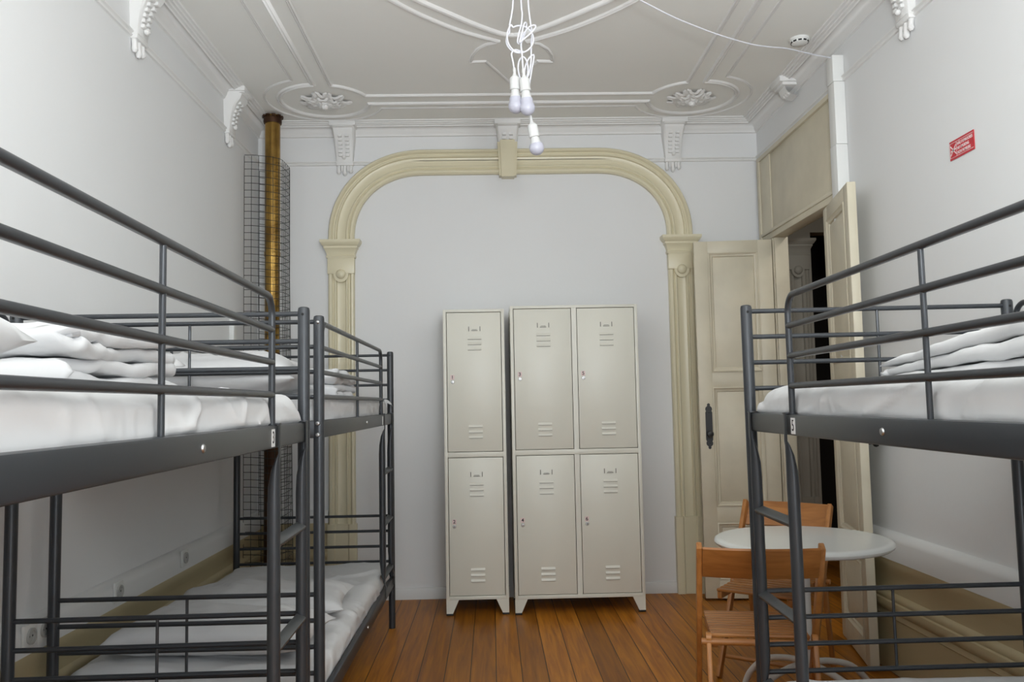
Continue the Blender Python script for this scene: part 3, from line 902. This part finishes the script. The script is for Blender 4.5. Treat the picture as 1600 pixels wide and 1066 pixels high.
# ------------------------------------------------------------------ lockers
def make_locker(name, label, x0, x1, yf, cols, zt, nums, rz=0.):
    wd = x1-x0; D = .44; zb = .095; SF = .020
    root = thing(name, label, 'locker', ((x0+x1)/2, yf+D/2, 0), rz)
    X0, X1, YF, YK = -wd/2, wd/2, -D/2, D/2
    b = MB()
    b.box(X0, X0+SF, YF, YK, zb, zt, .0015).box(X1-SF, X1, YF, YK, zb, zt, .0015)
    zm = zb+(zt-zb)*.493
    for z0, z1 in ((zb, zb+.022), (zt-.018, zt), (zm-.016, zm+.016)): b.box(X0+SF-.001, X1-SF+.001, YF+.0004, YK, z0, z1, .0012)
    b.box(X0, X1, YK-.006, YK, zb, zt)
    MW = .032
    if cols == 2: b.box(-MW/2, MW/2, YF+.0012, YK-.008, zb+.004, zt-.004)
    b.build('body', 'locker', root)
    bays = [(X0+SF, X1-SF)] if cols == 1 else [(X0+SF, -MW/2), (MW/2, X1-SF)]
    for ci, (a, c) in enumerate(bays):
        for ri, (z0, z1) in enumerate(((zm+.016, zt-.018), (zb+.022, zm-.016))):
            g = .0035
            d = MB(); d.box(a+g, c-g, YF+.002, YF+.020, z0+g, z1-g, .0015)
            xc = (a+c)/2+.005
            for zz in (.165, .199, .233):
                for zc_ in (z1-zz, z0+zz-.07):
                    d.prism([(YF+.0025, zc_+.008), (YF-.0045, zc_-.005), (YF-.0045, zc_-.008), (YF+.0025, zc_-.008)], lambda p: Vector((xc-.044, p[0], p[1])), lambda p: Vector((xc+.044, p[0], p[1])))
            dr = d.build('door', 'locker', root)
            for zz in (.165, .199, .233):
                for zc_ in (z1-zz, z0+zz-.07): MB().box(xc-.043, xc+.043, YF-.0035, YF+.0025, zc_-.0098, zc_-.0079).build('vent_slit', 'lockin', dr)  # solid dark strips paint the shade under each louvre
            h = MB()
            for sx in (-1, 1): h.box(xc+sx*.036-.002, xc+sx*.036+.002, YF-.003, YF+.0025, z1-.122, z1-.092, .0008)
            h.box(xc-.020, xc+.020, YF-.002, YF+.0025, z1-.120, z1-.117).box(xc-.016, xc+.016, YF-.002, YF+.0025, z1-.112, z1-.1105)
            h.build('card_holder', 'lockin', dr)
            xk, zk = a+.037, (z0+z1)/2+.0
            k = MB(); k.lathe([(.011, -.004), (.011, .003), (.009, .005), (.003, .0055), (0, .0055)], (xk, YF+.002, zk), (0, -1, 0), 16)
            lo = k.build('lock', 'chrome', dr)
            MB().box(xk-.0012, xk+.0012, YF-.0045, YF-.003, zk-.005, zk+.005).build('keyhole', 'hole', dr)
            s = MB().box(xk-.014, xk+.012, YF+.001, YF+.0022-.0008, zk+.014, zk+.044)
            st = s.build('number_sticker', 'pink', dr)
            nm = nums[ci*2+ri]
            st['label'] = 'pale pink sticker with number ' + nm
            text_mesh('digit', nm, .030, (xk-.001, YF+.0008, zk+.029), (1, 0, 0), (0, 0, 1), 'ink', dr, 1.0, .0006)
    for lx, sx in ((X0, 1), (X1, -1)):
        for yy, yin in ((YF+.002, 1), (YK-.002, -1)):
            l = MB()
            f = lambda y: [Vector((lx+sx*.0005, y, .012)), Vector((lx+sx*.040, y, .012)), Vector((lx+sx*.078, y, zb)), Vector((lx+sx*.0005, y, zb))]
            y1 = yy+yin*.035
            rows = [f(yy), f(y1)]
            vs = l.quadgrid(rows, close_v=True); l.bm.faces.new(vs[0]); l.bm.faces.new(vs[1])
            lg = l.build('leg', 'locker', root)
            MB().box(*sorted((lx+sx*.0, lx+sx*.042)), *sorted((yy-yin*.001, y1)), 0, .013, .002).build('foot', 'black', lg)
    return root


make_locker('locker', 'single-column cream metal locker with doors 1 and 2', -.303, .086, 5.285, 1, 1.906, '12', R(.3))
make_locker('locker', 'two-column cream metal locker with doors 3, 4, 5 and 6', .124, .934, 5.262, 2, 1.920, '3456')

# ------------------------------------------------------------------ flue pipe and its wire guard
FP = (-1.438, 5.52)
fl = thing('flue_pipe', 'brass coloured stove flue pipe in the far left corner', 'flue pipe', (FP[0], FP[1], 0))
MB().lathe([(.050, 2.32), (.050, 3.26)], n=28).build('pipe_section', 'brass', fl)
MB().lathe([(.0485, 1.66), (.0485, 2.325)], n=28).build('pipe_section', 'brass', fl)
MB().lathe([(.050, 0.0), (.050, 1.665)], n=28).build('pipe_section', 'flue_brown', fl)['label'] = 'dark brown lower pipe section'  # lower section coloured a darker brown than the brass above
MB().lathe([(.0515, 2.305), (.054, 2.312), (.0515, 2.320), (.054, 2.328), (.0515, 2.335)], n=28).build('joint', 'brass', fl)
cm = MB(); cm.lathe([(.0505, 3.205), (.058, 3.206), (.060, 3.22), (.058, 3.245), (.0505, 3.246)], n=28)
for k in range(10):
    a = 2*PI*k/10; cm.box(.052, .070, -.012, .012, 3.247, 3.258, .002, Matrix.Rotation(a, 4, 'Z'))
cm.build('collar', 'flue_brown', fl)

gd = MB()
gp = [(-1.580, 5.365)]
gp += [(-1.46+.10*math.sin(a), 5.47-.105*math.cos(a)) for a in [PI/2*i/8 for i in range(9)]]
gp += [(-1.362, 5.69), (-1.40, 5.722), (-1.575, 5.722), (-1.582, 5.70)]
gp = [Vector((x, y, 0)) for x, y in gp]


def resample(P, step):
    out = [P[0]]; acc = 0
    for a, b in zip(P, P[1:]):
        L = (b-a).length; t = step-acc
        while t <= L:
            out.append(a+(b-a)*(t/L)); t += step
        acc = L-(t-step)
    return out


rp = resample(gp, .046)
zg = [.06+.0465*i for i in range(63)]
flare = lambda p, z: Vector((p.x+(.035*max(0, (2.2-z)/2.2) if p.x > -1.5 else .012*max(0, (2.2-z)/2.2)), p.y-(.02*max(0, (2.2-z)/2.2)), z))
for p in rp: gd.tube([flare(p, zg[0]), flare(p, 1.2), flare(p, 2.2), flare(p, zg[-1])], .0019, 4, caps=False)
for z in zg: gd.tube([flare(p, z+.006*math.sin(p.x*19+p.y*7)) for p in rp], .0019, 4, caps=False)
gdo = gd.build('wire_guard', 'wire')
tag(gdo, 'curved dark wire mesh guard standing around the flue pipe', 'wire guard')


# ------------------------------------------------------------------ table and folding chairs
tb = thing('round_table', 'round white pedestal table between two wooden folding chairs', 'table', (1.282, 3.50, 0))
MB().lathe([(0, .690), (.322, .690), (.343, .692), (.354, .700), (.357, .708), (.354, .716), (.345, .722), (.33, .724), (0, .724)], n=72).build('tabletop', 'tablew', tb)
MB().lathe([(.10, .689), (.10, .680), (.028, .672), (.0245, .66), (.0245, .16), (0, .16)], n=24).build('pedestal', 'tube', tb)
for a in (25, 115, 205, 295):
    d = Vector((math.cos(R(a)), math.sin(R(a)), 0))
    pts = smooth_path([d*.018+Vector((0, 0, .215)), d*.12+Vector((0, 0, .205)), d*.25+Vector((0, 0, .165)), d*.345+Vector((0, 0, .085)), d*.385+Vector((0, 0, .016))], 6)
    lg = MB().tube(pts, .0135, 12).build('leg', 'tube', tb)


def make_chair(loc, rz, label):
    """seat faces local +y; back at y = 0"""
    t = thing('folding_chair', label, 'chair', loc, rz, 'wooden folding chairs')
    HW = .212
    for sx in (-1, 1):
        MB().bar((sx*HW, -.045, .782), (sx*HW, .385, .004), .040, .021, .005, hint=(1, 0, 0)).build('long_leg', 'beech', t)
        l = MB().bar((sx*(HW-.026), .03, .445), (sx*(HW-.026), -.06, .004), .034, .019, .005, hint=(1, 0, 0))
        l.lathe([(.02, -.0095), (.02, .0095)], (sx*(HW-.026), .028, .437), (1, 0, 0), 16)
        l.build('rear_leg', 'beech', t)
        MB().bar((sx*(HW-.049), .035, .416), (sx*(HW-.049), .455, .402), .022, .032, .004).build('seat_rail', 'beech', t)
    # curved back board
    rows = []
    for i in range(17):
        u = -1+2*i/16; y = -.028-.030*(1-u*u)
        rows.append([Vector((u*(HW-.010), y+dy-(zz-.7)*.55+.01, zz)) for dy, zz in ((0, .668), (0, .772), (-.008, .779), (-.016, .772), (-.016, .668), (-.008, .662))])
    b = MB(); vs = b.quadgrid(rows, close_v=True); b.bm.faces.new(vs[0]); b.bm.faces.new(vs[-1])
    b.build('backrest', 'beechx', t)
    for k in range(10):
        y = .068+k*.0415; z = .433-.014*(y-.035)/.42
        MB().box(-HW+.036, HW-.036, y-.0148, y+.0148, z, z+.012, .003).build('seat_slat', 'beechx', t)
    MB().tube([(-HW, .020, .425), (HW, .020, .425)], .0125, 12).build('rear_dowel', 'beechx', t)
    MB().tube([(-HW+.02, .335, .095), (HW-.02, .335, .095)], .010, 10).build('front_dowel', 'beechx', t)
    MB().tube([(-HW+.026, -.035, .125), (HW-.026, -.035, .125)], .010, 10).build('lower_dowel', 'beechx', t)
    return t


ch1 = make_chair((.955, 3.045, 0), R(-10.5), 'wooden folding chair with its back to us, nearer side of the round table')
ch2 = copy_tree(ch1)
ch2.location = (1.445, 4.17, 0); ch2.rotation_euler.z = R(142)
ch2['label'] = 'wooden folding chair behind the round table, in front of the doorway'

# ------------------------------------------------------------------ pendant lamp of three knotted cords
pd = thing('pendant_lamp', 'pendant of three white bulbs on knotted white cords', 'lamp', (CX, CYM, 0))
L3 = lambda pts: [(x-CX, y, z) for x, y, z in pts]
MB().lathe([(.055, ZT-.004), (.055, ZT-.02), (.045, ZT-.03), (0, ZT-.032)], n=24).build('ceiling_rose', 'plastic', pd)


def circ(cx, cz, rx, rz_, a0, a1, y0, y1, n=20):
    return [(cx+rx*math.cos(R(a0+(a1-a0)*i/n)), y0+(y1-y0)*i/n, cz+rz_*math.sin(R(a0+(a1-a0)*i/n))) for i in range(n+1)]


cA = [(.130, 0, 3.25), (.116, 0, 2.96), (.109, .004, 2.894), (.100, .006, 2.85)] + circ(.140, 2.782, .055, .054, 140, 480, .012, -.012, 24) + circ(.136, 2.792, .048, .060, 130, 290, -.014, .008, 12) + [(.150, .012, 2.735), (.122, .006, 2.742), (.105, -.004, 2.722), (.110, 0, 2.69), (.115, 0, 2.655)]
cB = [(.1475, 0, 3.25), (.148, 0, 2.95), (.151, -.004, 2.888), (.146, -.012, 2.838), (.136, -.016, 2.80), (.130, -.006, 2.765), (.146, .008, 2.770), (.163, .012, 2.815), (.168, .004, 2.845), (.158, -.010, 2.84), (.147, -.016, 2.795), (.138, -.010, 2.762), (.150, -.014, 2.768), (.182, -.012, 2.795), (.203, -.004, 2.822), (.200, .004, 2.836), (.175, .010, 2.828), (.150, .012, 2.79), (.144, .004, 2.752), (.146, 0, 2.712), (.150, 0, 2.64)]
cC = [(.165, 0, 3.25), (.177, .004, 2.95), (.183, .006, 2.873), (.189, .008, 2.817), (.186, .010, 2.747), (.184, .012, 2.696), (.176, .014, 2.650), (.158, .012, 2.618), (.140, .010, 2.626), (.131, .006, 2.66), (.135, .002, 2.695), (.150, .0, 2.712), (.165, .004, 2.70), (.172, .010, 2.665), (.166, .014, 2.635), (.158, .016, 2.64), (.160, .012, 2.675), (.175, .006, 2.708), (.194, .004, 2.724), (.196, .010, 2.71), (.186, .016, 2.66), (.176, .020, 2.60), (.170, .018, 2.52), (.176, .012, 2.462)]
for k, (pts, tip0, tip1, yo) in enumerate(((cA, (.115, 2.660), (.119, 2.474), 0), (cB, (.150, 2.646), (.167, 2.458), -.022), (cC, (.177, 2.466), (.205, 2.305), .012))):
    pts = [(x, y+(yo*min(1, i/(len(pts)-3))), z) for i, (x, y, z) in enumerate(pts)]
    MB().tube(smooth_path(L3(pts), 5), .0034, 8).build('cord', 'cord', pd)
    a = Vector((tip0[0]-CX, yo, tip0[1])); d = (Vector((tip1[0]-CX, yo, tip1[1]))-a)
    dn = d.normalized()
    MB().lathe([(.0045, -.004), (.0062, 0), (.0062, .020), (.010, .030), (.019, .038), (.0205, .042), (.0215, .088), (.0185, .090)], a, dn, 22).build('lamp_holder', 'holder', pd)
    bl = MB().lathe([(.016, .089), (.017, .094), (.0185, .105), (.022, .117), (.024, .121)], a, dn, 24).build('bulb', 'holder', pd)
    Lb = d.length; rb = .0305; cz = Lb-rb
    MB().lathe([(.0245, .1205)] + [(rb*math.cos(t), cz+rb*math.sin(t)) for t in [-.55+i*(PI/2+.55)/14 for i in range(15)]], a, dn, 28).build('globe', 'bulb', bl)

# cord swagged from the pendant to the trunking on the right wall
sw = [(.225, 3.345, 3.262), (.34, 3.41, 3.20), (.52, 3.52, 3.145), (.70, 3.626, 3.108), (.781, 3.674, 3.092), (.882, 3.734, 3.075), (1.004, 3.807, 3.064), (1.131, 3.882, 3.057),
      (1.303, 3.984, 3.059), (1.423, 4.055, 3.073), (1.548, 4.129, 3.095), (1.721, 4.232, 3.107), (1.868, 4.318, 3.120)]
o = MB().tube(smooth_path(sw, 5), .0034, 8).build('power_cord', 'cord')
tag(o, 'white power cord hanging across below the ceiling to the wall trunking', 'cord')

tk = thing('cable_trunking', 'white box cable trunking running up the right wall by the door', 'cable trunking', (1.88, 4.33, 0))
for z0, z1, dx in ((2.985, 3.128, .002), (2.645, 2.983, 0), (2.30, 2.643, .003), (1.2, 2.298, 0)):
    MB().box(-.030-dx, .029, -.040, .040, z0, z1, .002).build('duct_section', 'plastic', tk)

sd = thing('smoke_detector', 'round white smoke detector on the ceiling', 'smoke detector', (1.722, 4.405, ZT))
MB().lathe([(.052, .001), (.052, -.012), (.048, -.014), (.043, -.026), (.034, -.031), (0, -.032)], n=32).build('base', 'plastic', sd)
sl = MB()
for k in range(10):
    a = 2*PI*k/10
    sl.box(.036, .0462, -.009, .009, -.0255, -.0175, 0, Matrix.Rotation(a, 4, 'Z'))
sl.build('vent', 'hole', sd)

# ------------------------------------------------------------------ no-smoking sign
sg_ = thing('sign', 'small red no smoking sign on the right wall', 'sign', (XR-.001, 3.245, 2.303))
MB().box(-.003, 0, -.086, .086, -.039, .039).build('plate', 'red', sg_)
b = MB()
for z in (-.030, .030): b.box(-.0036, -.0028, -.083, .083, z-.0008, z+.0008)
for y in (.082, .036): b.box(-.0036, -.0028, y-.0007, y+.0007, -.030, .030)
b.build('border', 'signw', sg_)
p = MB()
for a in (42, -42): p.bar((-.0033, .059-.026*math.cos(R(a)), -.026*math.sin(R(a))*1.1), (-.0033, .059+.026*math.cos(R(a)), .026*math.sin(R(a))*1.1), .0045, .0008, hint=(1, 0, 0))
p.bar((-.0033, .040, .002), (-.0033, .076, -.003), .006, .0008, hint=(1, 0, 0))
p.build('pictogram', 'signw', sg_)
for k, tx in enumerate(('NÃO FUMADORES', 'NO SMOKING', 'NON FUMEURS')):
    wdt = (.108, .082, .092)[k]
    t_ = text_mesh('lettering', tx, .0175, (-.0034, 0, .0175-.0185*k), (0, -1, 0), (0, 0, 1), 'signw', sg_, 1.0, .0002)
    ys = [v.co.y for v in t_.data.vertices]; s0 = wdt/(max(ys)-min(ys)); ym = max(ys)
    for v in t_.data.vertices: v.co.y = .030+(v.co.y-ym)*s0


# ------------------------------------------------------------------ wall sockets
def make_socket(y, z, label):
    t = thing('wall_socket', label, 'socket', (XL+.040, y, z), 0, 'white wall sockets on the left wall')
    MB().box(0, .010, -.041, .041, -.041, .041, .003).build('plate', 'socketw', t)
    MB().lathe([(.027, .004), (.027, .0175), (.0205, .0175), (.0195, .0115), (0, .011)], (0, 0, 0), (1, 0, 0), 24).build('outlet', 'socketg', t)
    h = MB()
    for dy in (-.0095, .0095): h.lathe([(.0035, .0105), (.0035, .0118), (0, .0118)], (0, dy, 0), (1, 0, 0), 10)
    h.build('pin_hole', 'hole', t)
    return t


s0 = make_socket(4.30, .562, 'white wall socket farthest along the left wall')
for y, z, lb in ((3.555, .560, 'white wall socket, second from the far end of the left wall'),
                 (2.975, .560, 'white wall socket beside another one, farther of the near pair on the left wall'),
                 (2.889, .560, 'white wall socket beside another one, nearer of the near pair on the left wall')):
    c = copy_tree(s0); c.location = (XL+.040, y, z); c['label'] = lb
# small white trunking piece on the left wall by the flue
o = MB().box(XL, XL+.03, 5.13, 5.19, 1.70, 1.90, .003).build('junction_box', 'plastic')
tag(o, 'small white junction box on the left wall by the wire guard', 'junction box')
